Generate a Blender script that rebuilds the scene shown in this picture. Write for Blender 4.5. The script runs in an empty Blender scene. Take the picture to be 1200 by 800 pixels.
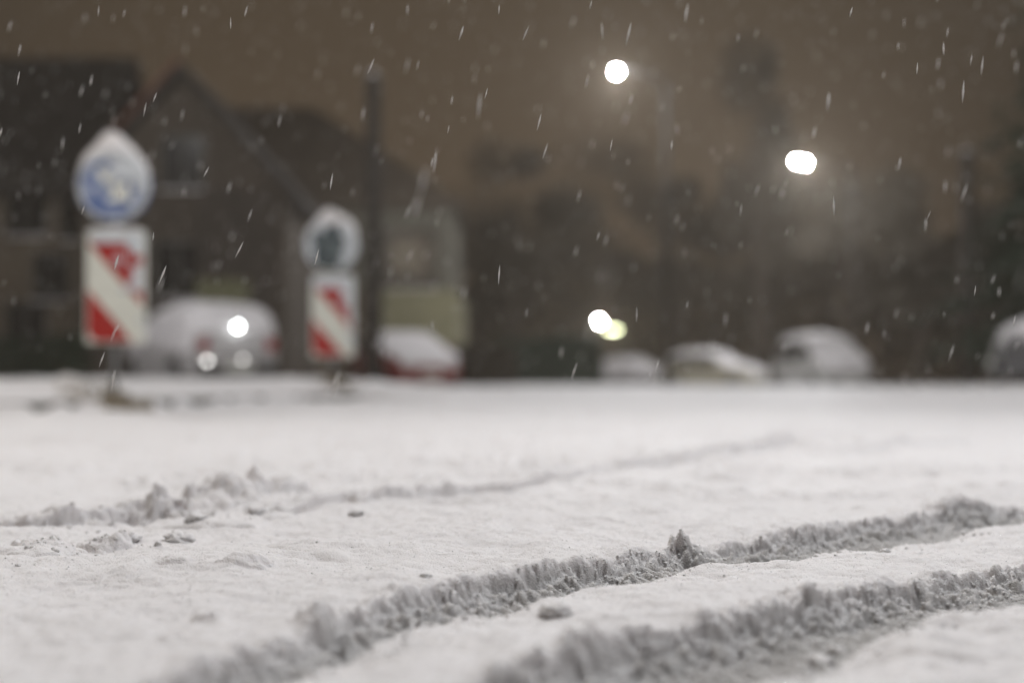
import bpy, bmesh, math, random
import numpy as np
from mathutils import Vector, Matrix
R = math.radians
S = bpy.context.scene
COL = S.collection

# ------------------------------------------------------------------ camera
FPX = 1200 * 50 / 36.0            # focal length in pixels of the 1200 px wide photograph
CAMH = 0.25
cam_d = bpy.data.cameras.new('camera'); cam = bpy.data.objects.new('camera', cam_d); COL.objects.link(cam)
cam_d.lens = 50; cam_d.sensor_width = 36; cam_d.clip_start = 0.05; cam_d.clip_end = 2000
cam.location = (0, 0, CAMH); cam.rotation_euler = (R(90) + math.atan(40 / FPX), 0, 0)
cam_d.dof.use_dof = True; cam_d.dof.focus_distance = 1.92; cam_d.dof.aperture_fstop = 1.75
cam_d.dof.aperture_blades = 0
S.camera = cam

# ------------------------------------------------------------------ night sky over the town
SKY_STRENGTH = 1.0
w = bpy.data.worlds.new('World'); S.world = w; w.use_nodes = True
nt = w.node_tree; nt.nodes.clear()
wo = nt.nodes.new('ShaderNodeOutputWorld'); bg = nt.nodes.new('ShaderNodeBackground')
tc = nt.nodes.new('ShaderNodeTexCoord'); sp = nt.nodes.new('ShaderNodeSeparateXYZ'); cr = nt.nodes.new('ShaderNodeValToRGB')
nt.links.new(tc.outputs['Generated'], sp.inputs[0]); nt.links.new(sp.outputs['Z'], cr.inputs[0])
# the town's glow on the low cloud is strongest straight down the road
dp = nt.nodes.new('ShaderNodeVectorMath'); dp.operation = 'DOT_PRODUCT'; dp.inputs[1].default_value = Vector((-.03, 1, .17)).normalized()
gl = nt.nodes.new('ShaderNodeMapRange'); gl.interpolation_type = 'SMOOTHSTEP'
for i_, v_ in ((1, .90), (2, 1.0), (3, .36), (4, 1.02)): gl.inputs[i_].default_value = v_
nt.links.new(tc.outputs['Generated'], dp.inputs[0]); nt.links.new(dp.outputs['Value'], gl.inputs[0])
sc_ = nt.nodes.new('ShaderNodeVectorMath'); sc_.operation = 'SCALE'
nt.links.new(cr.outputs[0], sc_.inputs[0]); nt.links.new(gl.outputs[0], sc_.inputs['Scale']); nt.links.new(sc_.outputs[0], bg.inputs[0]); nt.links.new(bg.outputs[0], wo.inputs[0])
cr.color_ramp.elements[0].position = 0.0; cr.color_ramp.elements[0].color = (0.088, 0.063, 0.041, 1)
cr.color_ramp.elements[1].position = 0.6; cr.color_ramp.elements[1].color = (0.030, 0.023, 0.015, 1)
bg.inputs[1].default_value = SKY_STRENGTH

S.view_settings.view_transform = 'Standard'; S.view_settings.look = 'None'
S.view_settings.exposure = 0.0; S.view_settings.gamma = 1.0; S.view_settings.use_curve_mapping = False
S.render.engine = 'CYCLES'
S.cycles.use_denoising = True
S.cycles.volume_bounces = 1
S.cycles.max_bounces = 8
S.cycles.diffuse_bounces = 4
S.cycles.sample_clamp_indirect = 4.0

def lamp_light(loc, power, color, radius, name='lamp_light', parent=None, spot=None, aim=None):
    l = bpy.data.lights.new(name, 'SPOT' if spot else 'POINT')
    l.energy = power; l.color = color; l.shadow_soft_size = radius
    o = bpy.data.objects.new(name, l); COL.objects.link(o); o.location = loc
    if spot:
        l.spot_size = R(spot); l.spot_blend = 0.6
        if aim is not None:
            o.rotation_euler = (Vector(aim) - Vector(loc)).to_track_quat('-Z', 'Y').to_euler()
    if parent: o.parent = parent
    return o

# ------------------------------------------------------------------ helpers
def X(px, d): return (px - 600) / FPX * d
def Z(py, d): return CAMH + (440 - py) / FPX * d

_mats = {}
def mat(name, col, rough=0.6, metal=0.0, noise=0.0, nscale=8.0, bump=0.0, bscale=40.0, emit=None, estr=0.0, spec=None, alpha=1.0, trans=0.0):
    if name in _mats: return _mats[name]
    m = bpy.data.materials.new(name); m.use_nodes = True
    t = m.node_tree; b = t.nodes['Principled BSDF']
    b.inputs['Base Color'].default_value = (*col, 1); b.inputs['Roughness'].default_value = rough
    b.inputs['Metallic'].default_value = metal
    if spec is not None: b.inputs['Specular IOR Level'].default_value = spec
    if alpha < 1: b.inputs['Alpha'].default_value = alpha
    co = t.nodes.new('ShaderNodeTexCoord')
    if noise > 0:
        n = t.nodes.new('ShaderNodeTexNoise'); n.inputs['Scale'].default_value = nscale; n.inputs['Detail'].default_value = 6
        t.links.new(co.outputs['Object'], n.inputs['Vector'])
        r = t.nodes.new('ShaderNodeValToRGB')
        r.color_ramp.elements[0].position = 0.3; r.color_ramp.elements[1].position = 0.7
        r.color_ramp.elements[0].color = (*[max(0, c * (1 - noise)) for c in col], 1)
        r.color_ramp.elements[1].color = (*[min(1, c * (1 + noise)) for c in col], 1)
        t.links.new(n.outputs['Fac'], r.inputs[0]); t.links.new(r.outputs[0], b.inputs['Base Color'])
    if bump > 0:
        n = t.nodes.new('ShaderNodeTexNoise'); n.inputs['Scale'].default_value = bscale; n.inputs['Detail'].default_value = 4
        t.links.new(co.outputs['Object'], n.inputs['Vector'])
        bp = t.nodes.new('ShaderNodeBump'); bp.inputs['Strength'].default_value = bump; bp.inputs['Distance'].default_value = 0.02
        t.links.new(n.outputs['Fac'], bp.inputs['Height']); t.links.new(bp.outputs[0], b.inputs['Normal'])
    if emit:
        b.inputs['Emission Color'].default_value = (*emit, 1); b.inputs['Emission Strength'].default_value = estr
    _mats[name] = m
    return m

def link(name, me, m=None, parent=None, smooth=False):
    o = bpy.data.objects.new(name, me); COL.objects.link(o)
    if m is not None:
        for k in (m if isinstance(m, (list, tuple)) else [m]): me.materials.append(k)
    if parent: o.parent = parent
    if smooth: me.shade_smooth()
    return o
def from_bm(name, bm, m, parent=None, smooth=False):
    me = bpy.data.meshes.new(name); bmesh.ops.recalc_face_normals(bm, faces=bm.faces); bm.to_mesh(me); bm.free()
    return link(name, me, m, parent, smooth)
def tag(o, label, cat, group=None, kind=None):
    if label: o['label'] = label
    if cat: o['category'] = cat
    if group: o['group'] = group
    if kind: o['kind'] = kind
    return o
def thing(name, loc, label, cat, group=None, rz=0):
    o = bpy.data.objects.new(name, None); COL.objects.link(o); o.location = loc; o.rotation_euler = (0, 0, rz)
    o.empty_display_size = 0.2
    return tag(o, label, cat, group)

def box(bm, c, s, bev=0.0, rot=None):
    r = bmesh.ops.create_cube(bm, size=1); vs = r['verts']
    bmesh.ops.scale(bm, vec=s, verts=vs)
    if bev:
        es = list({e for v in vs for e in v.link_edges})
        rb = bmesh.ops.bevel(bm, geom=es, offset=bev, segments=2, affect='EDGES', profile=0.7)
        vs = list({v for f in rb['faces'] for v in f.verts} | {v for v in vs if v.is_valid})
    if rot is not None: bmesh.ops.rotate(bm, cent=(0, 0, 0), matrix=rot, verts=vs)
    bmesh.ops.translate(bm, vec=c, verts=vs)
    return vs
def tube(bm, pts, radii, n=10):
    pts = [Vector(p) for p in pts]
    rings = []
    for i, p in enumerate(pts):
        d = (pts[min(i + 1, len(pts) - 1)] - pts[max(i - 1, 0)]).normalized()
        a = d.cross(Vector((0, 0, 1)) if abs(d.z) < 0.95 else Vector((0, 1, 0))).normalized(); b = d.cross(a)
        r = radii[i] if isinstance(radii, (list, tuple)) else radii
        rings.append([bm.verts.new(p + (a * math.cos(q) + b * math.sin(q)) * r) for q in [2 * math.pi * k / n for k in range(n)]])
    for r0, r1 in zip(rings, rings[1:]):
        for k in range(n): bm.faces.new((r0[k], r0[(k + 1) % n], r1[(k + 1) % n], r1[k]))
    bm.faces.new(rings[0][::-1]); bm.faces.new(rings[-1])
def loft(bm, secs, caps=True):
    rows = [[bm.verts.new(p) for p in s] for s in secs]
    n = len(rows[0])
    for a, b in zip(rows, rows[1:]):
        for k in range(n): bm.faces.new((a[k], a[(k + 1) % n], b[(k + 1) % n], b[k]))
    if caps: bm.faces.new(rows[0][::-1]); bm.faces.new(rows[-1])
def prism(bm, poly, y0, y1):      # polygon in x,z extruded along y
    a = [bm.verts.new((p[0], y0, p[1])) for p in poly]; b = [bm.verts.new((p[0], y1, p[1])) for p in poly]
    bm.faces.new(a); bm.faces.new(b[::-1])
    n = len(a)
    for k in range(n): bm.faces.new((a[k], a[(k + 1) % n], b[(k + 1) % n], b[k]))

# ---- numpy noise
_rng = np.random.default_rng(7)
_perm = _rng.permutation(512); _perm = np.concatenate([_perm, _perm])
_ang = _rng.random(512) * 2 * np.pi; _gx = np.cos(_ang); _gy = np.sin(_ang)
def pn(x, y, seed=0):
    x = np.asarray(x, float) + seed * 17.31; y = np.asarray(y, float) - seed * 9.77
    xi = np.floor(x).astype(np.int64); yi = np.floor(y).astype(np.int64)
    xf = x - xi; yf = y - yi
    u = xf * xf * xf * (xf * (xf * 6 - 15) + 10); v = yf * yf * yf * (yf * (yf * 6 - 15) + 10)
    def g(ix, iy, dx, dy):
        h = _perm[(_perm[ix & 511] + iy) & 511]
        return _gx[h] * dx + _gy[h] * dy
    a = g(xi, yi, xf, yf); b = g(xi + 1, yi, xf - 1, yf); c = g(xi, yi + 1, xf, yf - 1); d = g(xi + 1, yi + 1, xf - 1, yf - 1)
    return ((a + u * (b - a)) + v * ((c + u * (d - c)) - (a + u * (b - a)))) * 1.5
def fbm(x, y, sc, oct=4, seed=0, gain=0.5):
    r = 0; a = 1; 
    for k in range(oct):
        r = r + a * pn(x * sc, y * sc, seed + k * 3); a *= gain; sc *= 2.03
    return r
def sst(a, b, x):
    t = np.clip((x - a) / (b - a), 0, 1); return t * t * (3 - 2 * t)

# ------------------------------------------------------------------ the snow-covered road: height field
Q2 = math.sqrt(2)
def st(pts):
    a = sorted(((x + y) / Q2, (y - x) / Q2) for x, y in pts); return np.array([p[0] for p in a]), np.array([p[1] for p in a])
def ground(px, py, z=0): d = (CAMH - z) * FPX / (py - 440); return ((px - 600) / FPX * d, d)
NB = -.021       # level of the pushed-down bank on the camera side of each rut
def curve_st(px, near=0): return st([ground(*p, z=near * NB * min(1, max(.15, (1250 - p[0]) / 700))) for p in px])
F1 = curve_st([(60, 850), (220, 795), (330, 755), (450, 705), (560, 680), (700, 658), (790, 643), (900, 629), (1000, 614), (1100, 600), (1200, 590)])
N1 = curve_st([(230, 860), (380, 795), (500, 748), (600, 720), (680, 697), (750, 685), (800, 672), (880, 656), (960, 648), (1060, 629), (1200, 611)], 1)
F2 = curve_st([(420, 860), (570, 800), (700, 760), (760, 745), (900, 715), (1000, 690), (1110, 668), (1200, 655)])
N2 = curve_st([(760, 870), (890, 802), (980, 763), (1050, 738), (1130, 712), (1200, 704)], 1)
GR = [ground(*p) for p in [(-120, 618), (0, 610), (60, 609), (170, 602), (290, 601), (400, 584), (520, 577), (600, 574), (640, 565), (700, 551), (800, 545), (900, 530), (1030, 520)]]
GR = GR + [(2.6, 6.6), (4.5, 8.8)]
GRx = np.array([g[0] for g in GR]); GRy = np.array([g[1] for g in GR])
G2 = [ground(*p) for p in [(495, 557), (560, 556), (640, 553), (720, 548)]]
G2x = np.array([g[0] for g in G2]); G2y = np.array([g[1] for g in G2])
# plumes and clods pushed up along the crests: (px, py, radius m, height m)
SPIKES = [(797, 644, .020, .018), (808, 644, .022, .014), (822, 644, .030, .008), (374, 737, .020, .014), (388, 731, .026, .010), (676, 770, .026, .013), (694, 764, .030, .010),
          (1115, 598, .055, .024), (1135, 592, .03, .018), (1150, 596, .06, .016), (945, 706, .03, .018), (905, 714, .03, .012), (560, 681, .03, .004),
          (1080, 680, .02, .016), (1170, 661, .02, .012), (480, 700, .02, .006)]
LUMPS = [(172, 603, .036, .030), (187, 602, .034, .048), (203, 603, .030, .042), (220, 604, .034, .032), (158, 602, .03, .022), (160, 600, .05, .024), (110, 606, .07, .020), (60, 612, .05, .010),
         (273, 588, .045, .042), (290, 585, .038, .046), (326, 580, .045, .036), (345, 579, .02, .020), (262, 592, .05, .02), (228, 590, .02, .030),
         (130, 636, .03, .020), (55, 640, .035, .020), (40, 645, .05, .012), (250, 612, .09, .012), (310, 606, .04, .010), (420, 589, .02, .016),
         (205, 668, .018, .007), (290, 668, .022, .010), (240, 727, .012, .007), (205, 745, .012, .004), (1000, 575, .05, .01), (600, 640, .25, .008), (760, 605, .03, .006), (980, 531, .12, .03), (830, 546, .06, .02), (1100, 735, .12, .012), (1190, 730, .1, .014)]

def H(x, y, fine=True):
    x = np.asarray(x, float); y = np.asarray(y, float)
    s = (x + y) / Q2; t = (y - x) / Q2
    z = 0.030 * fbm(x, y, 0.35, 3, 1) * sst(1.5, 6, y) + 0.010 * fbm(x, y, 1.3, 3, 5) + 0.0085 * fbm(x, y, 4, 3, 9) + 0.0042 * fbm(x, y, 15, 4, 15) + .010 * sst(.05, .45, fbm(x, y, 3.1, 4, 18)) * sst(2.2, 3.5, y) * (1 + fbm(x, y, 25, 2, 19))
    if fine: z = z + 0.0014 * fbm(x, y, 45, 3, 11) + 0.0006 * fbm(x, y, 190, 2, 13)
    act = (y > 0.2) & (y < 12)
    # warped coordinates so that the crests are ragged
    wob = 0.010 * fbm(s, t, 9, 3, 21) + 0.0045 * fbm(s, t * 2.6, 42, 3, 22, 0.6) + 0.0035 * fbm(s, t, 130, 2, 23)
    fin = np.abs(fbm(s, t * 0.35, 60, 3, 25))          # little vertical fins on the broken walls
    def rut(F, N, depth, seed, z):
        f = np.interp(s, F[0], F[1]); n = np.interp(s, N[0], N[1])
        tf = f - t + wob + 0.003 * fin           # distance inside the rut from the far wall
        tn = t - n + 0.6 * wob                    # distance inside from the near bank
        fade = sst(4.2, 3.2, s)
        nb = NB * np.where(tn > 0, 0, np.exp(np.minimum(tn, 0) / .065)) * np.clip((2.9 - s) / 1.2, .15, 1) * (1 + .5 * fbm(s, t, 8, 2, seed + 2))
        z = z + nb * fade * (tn <= 0) 
        wl = np.where(tf > 0, sst(0.0, 0.020, tf) * 0.75 + sst(0.01, 0.048, tf) * 0.25, 0)
        wn = sst(0.0, 0.026, tn)
        ins = wl * wn
        lip = 0.006 * np.exp(-(tf / 0.022) ** 2) * (.7 + 1.3 * fbm(s, t, 24, 3, seed)) + 0.003 * np.exp(-(tn / 0.03) ** 2) * (1 + fbm(s, t, 20, 3, seed + 4))
        wid = np.maximum(f - n, 0.02)
        q = np.clip(tf / wid, 0, 1)
        tread = 0.0035 * np.sin((s + 0.5 * np.abs(q - .5) * wid) * 2 * np.pi / 0.021 + 1.4 * fbm(s, t, 12, 2, seed + 8)) * sst(.1, .3, q) * sst(1, .8, q)
        tread = tread * 1.1 + 0.0022 * fbm(s, t, 60, 3, seed + 6) + 0.004 * fbm(s, t, 9, 3, seed + 7)
        rub = 0.010 * np.exp(-((tf - 0.032) / 0.014) ** 2) * np.clip(0.5 + 1.5 * fbm(s, t, 38, 3, seed + 9), 0, 2)
        return z * (1 - 0.6 * ins) + fade * (-depth * ins + (1 - wn) * (tn > 0) * NB * np.clip((2.9 - s) / 1.2, .15, 1) * (1 + .5 * fbm(s, t, 8, 2, seed + 2)) + lip + ins * (tread + rub)), ins * fade
    z, i1 = rut(F1, N1, 0.031, 31, z)
    z, i2 = rut(F2, N2, 0.033, 51, z)
    # centre ridge between tread bands in the nearer rut
    # shallow older wheel mark further back: a low step facing the camera
    gy = np.interp(x, GRx, GRy)
    dg = (gy - y) * 0.8 + 0.02 * fbm(x, y, 5, 3, 61) + 0.006 * fbm(x, y, 40, 3, 63)
    on = sst(2.2, 1.2, x) * (0.75 + 0.25 * sst(-0.8, 0.2, fbm(x, y * 0, 2.2, 2, 65)))
    gro = sst(0.0, 0.02, dg) * sst(0.13, 0.05, dg)
    z = z - (0.026 + .020 * sst(.2, 1.2, x)) * gro * on + (.007 + .030 * sst(.0, .9, x)) * np.where(dg < 0, np.exp(np.minimum(dg, 0) / .16), np.exp(-(dg / .014) ** 2)) * on * (1 + .8 * fbm(x, y, 22, 3, 66))
    g2 = np.interp(x, G2x, G2y, left=-9, right=-9)
    dg = g2 - y + 0.02 * fbm(x, y, 5, 3, 71)
    z = z - 0.012 * sst(0, 0.03, dg) * sst(0.16, 0.06, dg)
    for k_, (ax, ay, bx_, by_, dep, wd) in enumerate([(-3, 4.6, 6, 7.4, .016, .20), (-4, 7.2, 5, 6.3, .014, .22), (-3, 3.55, 1.2, 3.75, .008, .12), (.6, 3.0, 4, 3.9, .010, .16), (-4, 9.0, 6, 10.6, .03, .3), (-2, 5.6, 7, 9.4, .022, .2), (-3.2, 5.9, 1.0, 5.1, .010, .16)]):
        ly = ay + (by_ - ay) * (x - ax) / (bx_ - ax) + .10 * fbm(x, x * 0, .8, 3, 300 + k_)
        dq = (ly - y) / wd + .25 * fbm(x, y, 4, 4, 310 + k_); gate = sst(-.35, .15, fbm(x, x * 0 + k_, .9, 3, 320 + k_))
        z = z - dep * gate * sst(0, .25, dq) * sst(1.1, .6, dq) + dep * .7 * gate * np.exp(-((dq + .12) / .16) ** 2) * (1 + 1.2 * fbm(x, y, 12, 3, 330 + k_))
    LM = np.zeros_like(z)
    for lst, sharp in ((SPIKES, 1), (LUMPS, 0)):
        for px, py, r, h in lst:
            gx, gy_ = ground(px, py)
            dd = np.sqrt((x - gx) ** 2 + ((y - gy_) / (1.0 if sharp else .8)) ** 2) / r
            m = dd < 2.5
            if not m.any(): continue
            lump = np.zeros_like(z)
            xm = x[m]; ym = y[m]
            if sharp: k = np.clip(1 - dd[m] * (1 + .5 * fbm(xm, ym, 70, 2, 81)), 0, 1) ** 0.9
            else: k = np.sqrt(np.clip(1 - (dd[m] / 1.35 * (1 + .35 * fbm(xm, ym, .7 / r, 3, 83))) ** 2, 0, 1)) * (.95 + 0.5 * fbm(xm, ym, 1.0 / r, 3, 84)) + .004 * fbm(xm, ym, 60, 3, 85) * np.clip(1.5 - dd[m], 0, 1)
            lump[m] = k * h * (1 if sharp else 1.05)
            if sharp: z = z + lump
            else: LM = np.maximum(LM, lump)
    z = z + LM
    # ploughed heaps further away
    def heap(cx, cy, rx, ry, h, seed):
        q = np.sqrt(((x - cx) / rx) ** 2 + ((y - cy) / ry) ** 2) + 0.18 * fbm(x, y, 1.1, 3, seed)
        return h * sst(1.0, 0.25, q) * (1 + .2 * fbm(x, y, 3, 2, seed + 1))
    z = z + heap(7.0, 13.5, 4.6, 3.0, 0.19, 91) + heap(12, 16, 5, 4, 0.2, 92)
    z = z + heap(0.6, 20, 2.6, 2.0, 0.09, 93) + heap(4, 22, 2.0, 1.6, .07, 94)
    z = z - .40 * sst(34, 58, y) * sst(-2, 6, x)
    z = z + heap(-1.15, 14.6, 1.1, 1.0, 0.13, 95)
    return z, np.clip(i1 + i2, 0, 1)

def axis(segs):
    out = []
    for a, b, step in segs:
        n = max(2, int(round((b - a) / step))); out.append(np.linspace(a, b, n, endpoint=False))
    return np.concatenate(out)
def grow(a, b, s0, r=1.06):
    o = [a]; s = s0
    while o[-1] < b: s *= r; o.append(o[-1] + s)
    o[-1] = b; return np.array(o)
xr = grow(1.15, 160, 0.0022, 1.045); xl = -grow(1.05, 160, 0.0022, 1.045)[::-1]
xs = np.concatenate([xl, axis([(-1.048, 1.148, 0.0022)]), xr])
ys = np.concatenate([-grow(-1.02, 30, 0.004, 1.2)[::-1][:-1] if False else np.linspace(-30, 0.4, 24), np.linspace(0.5, 0.98, 60), axis([(0.985, 2.75, 0.0022)]), grow(2.75, 200, 0.0024, 1.013)])
ys = np.unique(ys)
GX, GY = np.meshgrid(xs, ys)
GZ, SL = H(GX.ravel(), GY.ravel())
nx, ny = len(xs), len(ys)
co = np.empty((nx * ny, 3), np.float32); co[:, 0] = GX.ravel(); co[:, 1] = GY.ravel(); co[:, 2] = GZ
me = bpy.data.meshes.new('snowy_ground')
me.vertices.add(nx * ny); me.vertices.foreach_set('co', co.ravel())
idx = np.arange(nx * ny).reshape(ny, nx)
q = np.stack([idx[:-1, :-1], idx[:-1, 1:], idx[1:, 1:], idx[1:, :-1]], -1).reshape(-1, 4)
me.loops.add(q.size); me.loops.foreach_set('vertex_index', q.ravel().astype(np.int32))
me.polygons.add(len(q)); me.polygons.foreach_set('loop_start', (np.arange(len(q)) * 4).astype(np.int32))
me.update(calc_edges=True)
at = me.attributes.new('slush_shade', 'FLOAT', 'POINT'); at.data.foreach_set('value', SL.astype(np.float32))

def snow_material():
    m = bpy.data.materials.new('packed_snow'); m.use_nodes = True
    t = m.node_tree; b = t.nodes['Principled BSDF']; L = t.links.new
    co = t.nodes.new('ShaderNodeTexCoord')
    a = t.nodes.new('ShaderNodeAttribute'); a.attribute_name = 'slush_shade'
    n = t.nodes.new('ShaderNodeTexNoise'); n.inputs['Scale'].default_value = 7; n.inputs['Detail'].default_value = 8; n.inputs['Roughness'].default_value = .65
    L(co.outputs['Object'], n.inputs['Vector'])
    mx = t.nodes.new('ShaderNodeMath'); mx.operation = 'MULTIPLY'; L(a.outputs['Fac'], mx.inputs[0]); ma = t.nodes.new('ShaderNodeMath'); ma.operation = 'MULTIPLY_ADD'; ma.inputs[1].default_value = .6; ma.inputs[2].default_value = .40
    L(n.outputs['Fac'], ma.inputs[0]); L(ma.outputs[0], mx.inputs[1])
    mix = t.nodes.new('ShaderNodeMix'); mix.data_type = 'RGBA'
    L(mx.outputs[0], mix.inputs[0]); mix.inputs[6].default_value = (.84, .82, .825, 1); mix.inputs[7].default_value = (.36, .36, .355, 1)  # grey slush colour in the ruts, also painting shade onto their walls
    L(mix.outputs[2], b.inputs['Base Color'])
    b.inputs['Roughness'].default_value = .55; b.inputs['Specular IOR Level'].default_value = .25
    b.inputs['Subsurface Weight'].default_value = 0.7; b.inputs['Subsurface Radius'].default_value = (1, .97, .95); b.inputs['Subsurface Scale'].default_value = .014
    n1 = t.nodes.new('ShaderNodeTexNoise'); n1.inputs['Scale'].default_value = 330; n1.inputs['Detail'].default_value = 3
    n2 = t.nodes.new('ShaderNodeTexVoronoi'); n2.inputs['Scale'].default_value = 420
    L(co.outputs['Object'], n1.inputs['Vector']); L(co.outputs['Object'], n2.inputs['Vector'])
    ad = t.nodes.new('ShaderNodeMath'); ad.operation = 'ADD'; L(n1.outputs['Fac'], ad.inputs[0]); L(n2.outputs['Distance'], ad.inputs[1])
    bp = t.nodes.new('ShaderNodeBump'); bp.inputs['Strength'].default_value = .55; bp.inputs['Distance'].default_value = .0026
    L(ad.outputs[0], bp.inputs['Height']); L(bp.outputs[0], b.inputs['Normal'])
    return m
SNOW = snow_material()
g = link('snowy_ground', me, SNOW, None, True); g['kind'] = 'structure'
g['label'] = 'snow covered road with deep tyre ruts'

def gz(x, y): return float(H(np.array([x]), np.array([y]), False)[0][0])

SNOWF = mat('loose_snow', (.84, .82, .83), .6, bump=.3, bscale=60, spec=.25)
SNOWG = mat('snow_coat', (.62, .60, .61), .7, noise=.12, nscale=3, bump=.4, bscale=14, spec=.2)
DARK = mat('dark_metal', (.03, .03, .032), .5, .6)
GALV = mat('galvanised_steel', (.28, .29, .30), .45, .8, noise=.15)
KERB = mat('wet_kerb_concrete', (.10, .095, .085), .6, noise=.3, nscale=14, bump=.3)
RUB = mat('rubber', (.03, .03, .03), .7, noise=.2)

# ------------------------------------------------------------------ snow clods and crumbs on the road
rnd = random.Random(4)
def blob_mesh(name, seed, n=2, sq=(1, 1, .75)):
    bm = bmesh.new(); bmesh.ops.create_icosphere(bm, subdivisions=n + 1, radius=1)
    r = np.array([v.co[:] for v in bm.verts])
    k = 1 + .32 * fbm(r[:, 0] + 3.1 * r[:, 2], r[:, 1] - 2 * r[:, 2], 1.1, 3, seed) + .12 * fbm(r[:, 0] + r[:, 2], r[:, 1] + 5 * r[:, 2], 4, 2, seed + 2)
    for v, kk in zip(bm.verts, k): v.co = Vector((v.co.x * sq[0], v.co.y * sq[1], v.co.z * sq[2])) * float(kk)
    me = bpy.data.meshes.new(name); bm.to_mesh(me); bm.free(); me.materials.append(SNOWF); me.shade_smooth(); return me
clods = [(652, 708, .017, 'smooth pale snow clod resting on the near lip of the farther rut'),
         (958, 734, .013, 'rounded snow clod lying in the nearer rut below its broken wall'),
         (978, 728, .009, 'small snow clod just right of the rounded clod in the nearer rut'),
         (1036, 638, .008, 'little crumbly clod on the bank edge at the right end of the farther rut'),
         (232, 610, .016, 'small snow clod right of the dark snow lump on the left'),
         (210, 622, .022, 'flat snow clod in front of the dark snow lump on the left'),
         (150, 622, .020, 'snow clod at the left foot of the dark snow lump'),
         (283, 595, .026, 'biggest snow clod, middle of the back row of lumps on the left'),
         (302, 598, .020, 'snow clod touching the biggest clod on its right'),
         (330, 592, .022, 'snow clod at the right end of the back row of lumps'),
         (418, 600, .012, 'lone small snow clod on the shallow wheel mark left of the centre'),
         (500, 680, .008, 'tiny clod on the crest of the farther rut')]
for i, (px, py, r, lab) in enumerate(clods):
    x, y = ground(px, py + r * FPX / 4)
    o = bpy.data.objects.new('snow_clod', blob_mesh('snow_clod', 100 + i * 7, 3)); COL.objects.link(o)
    o.data.transform(Matrix.Diagonal((r * 1.15, r, r * .8, 1))); o.location = (x, y, gz(x, y) + r * .12); o.rotation_euler = (0, 0, rnd.random() * 6)
    o.data.materials.clear(); o.data.materials.append(SNOW); tag(o, lab, 'snow clod', 'snow clods beside the wheel tracks')

def scatter_mesh(name, pos, size, sq, mtl, jit=.5, base=None, tilt=None):
    if base is None:
        base = np.array([(1, 0, 0), (-1, 0, 0), (0, 1, 0), (0, -1, 0), (0, 0, 1), (0, 0, -1)], float)
        fc = np.array([(0, 2, 4), (2, 1, 4), (1, 3, 4), (3, 0, 4), (2, 0, 5), (1, 2, 5), (3, 1, 5), (0, 3, 5)])
    else: base, fc = base
    n = len(pos); nb = len(base)
    rg = np.random.default_rng(5)
    v = base[None] * (1 + jit * (rg.random((n, nb, 1)) - .5)) * np.array(sq)[None, None]
    a = rg.random(n) * 2 * np.pi; c, s = np.cos(a)[:, None], np.sin(a)[:, None]
    vx = v[..., 0] * c - v[..., 1] * s; vy = v[..., 0] * s + v[..., 1] * c
    v = np.stack([vx, vy, v[..., 2]], -1) * size[:, None, None]
    if tilt is not None:
        v[..., 0] += v[..., 2] * tilt[:, None]
    v = v + pos[:, None]
    f = fc[None] + (np.arange(n) * nb)[:, None, None]
    me = bpy.data.meshes.new(name); v = v.reshape(-1, 3); f = f.reshape(-1, 3)
    me.vertices.add(len(v)); me.vertices.foreach_set('co', v.astype(np.float32).ravel())
    me.loops.add(f.size); me.loops.foreach_set('vertex_index', f.ravel().astype(np.int32))
    me.polygons.add(len(f)); me.polygons.foreach_set('loop_start', (np.arange(len(f)) * 3).astype(np.int32))
    me.update(calc_edges=True)
    return link(name, me, mtl)
rg = np.random.default_rng(9)
cp = []; cs = []
for F, cnt in ((F1, 2600), (F2, 2400)):
    s = rg.uniform(F[0][0], min(F[0][-1] + .1, 3), cnt); t = np.interp(s, F[0], F[1]) - np.abs(rg.normal(0.03, .03, cnt)) + -.004
    cp.append(np.stack([(s - t) / Q2, (s + t) / Q2], 1)); cs.append(.0010 + .0022 * rg.random(cnt) ** 3)
for N, cnt in ((N1, 260), (N2, 260)):
    s = rg.uniform(N[0][0], min(N[0][-1] + .1, 3), cnt); t = np.interp(s, N[0], N[1]) + rg.normal(0, .02, cnt)
    cp.append(np.stack([(s - t) / Q2, (s + t) / Q2], 1)); cs.append(.0012 + .003 * rg.random(cnt) ** 4)
for px, py, r, h in LUMPS[:18]:
    cnt = 30; x, y = ground(px, py); cp.append(np.stack([x + rg.normal(0, r * 1.3, cnt), y + rg.normal(-r * .4, r * 1.2, cnt)], 1)); cs.append(.0015 + .004 * rg.random(cnt) ** 4)
cnt = 260
yy = rg.uniform(1.1, 4.5, cnt); cp.append(np.stack([rg.uniform(-.42, .42, cnt) * yy, yy], 1)); cs.append(.0008 + .002 * rg.random(cnt) ** 6)
cp = np.concatenate(cp); cs = np.concatenate(cs)
cz = H(cp[:, 0], cp[:, 1])[0]
_bm = bmesh.new(); bmesh.ops.create_icosphere(_bm, subdivisions=1, radius=1); _bm.verts.ensure_lookup_table()
ico = (np.array([v.co[:] for v in _bm.verts]), np.array([[v.index for v in f.verts] for f in _bm.faces])); _bm.free()
o = scatter_mesh('snow_crumbs', np.column_stack([cp, cz + cs * .35]), cs, (1, 1, .85), SNOW, .75, ico)
tag(o, 'fine snow crumbs scattered along the rut edges', 'snow crumbs', kind='stuff')

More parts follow.
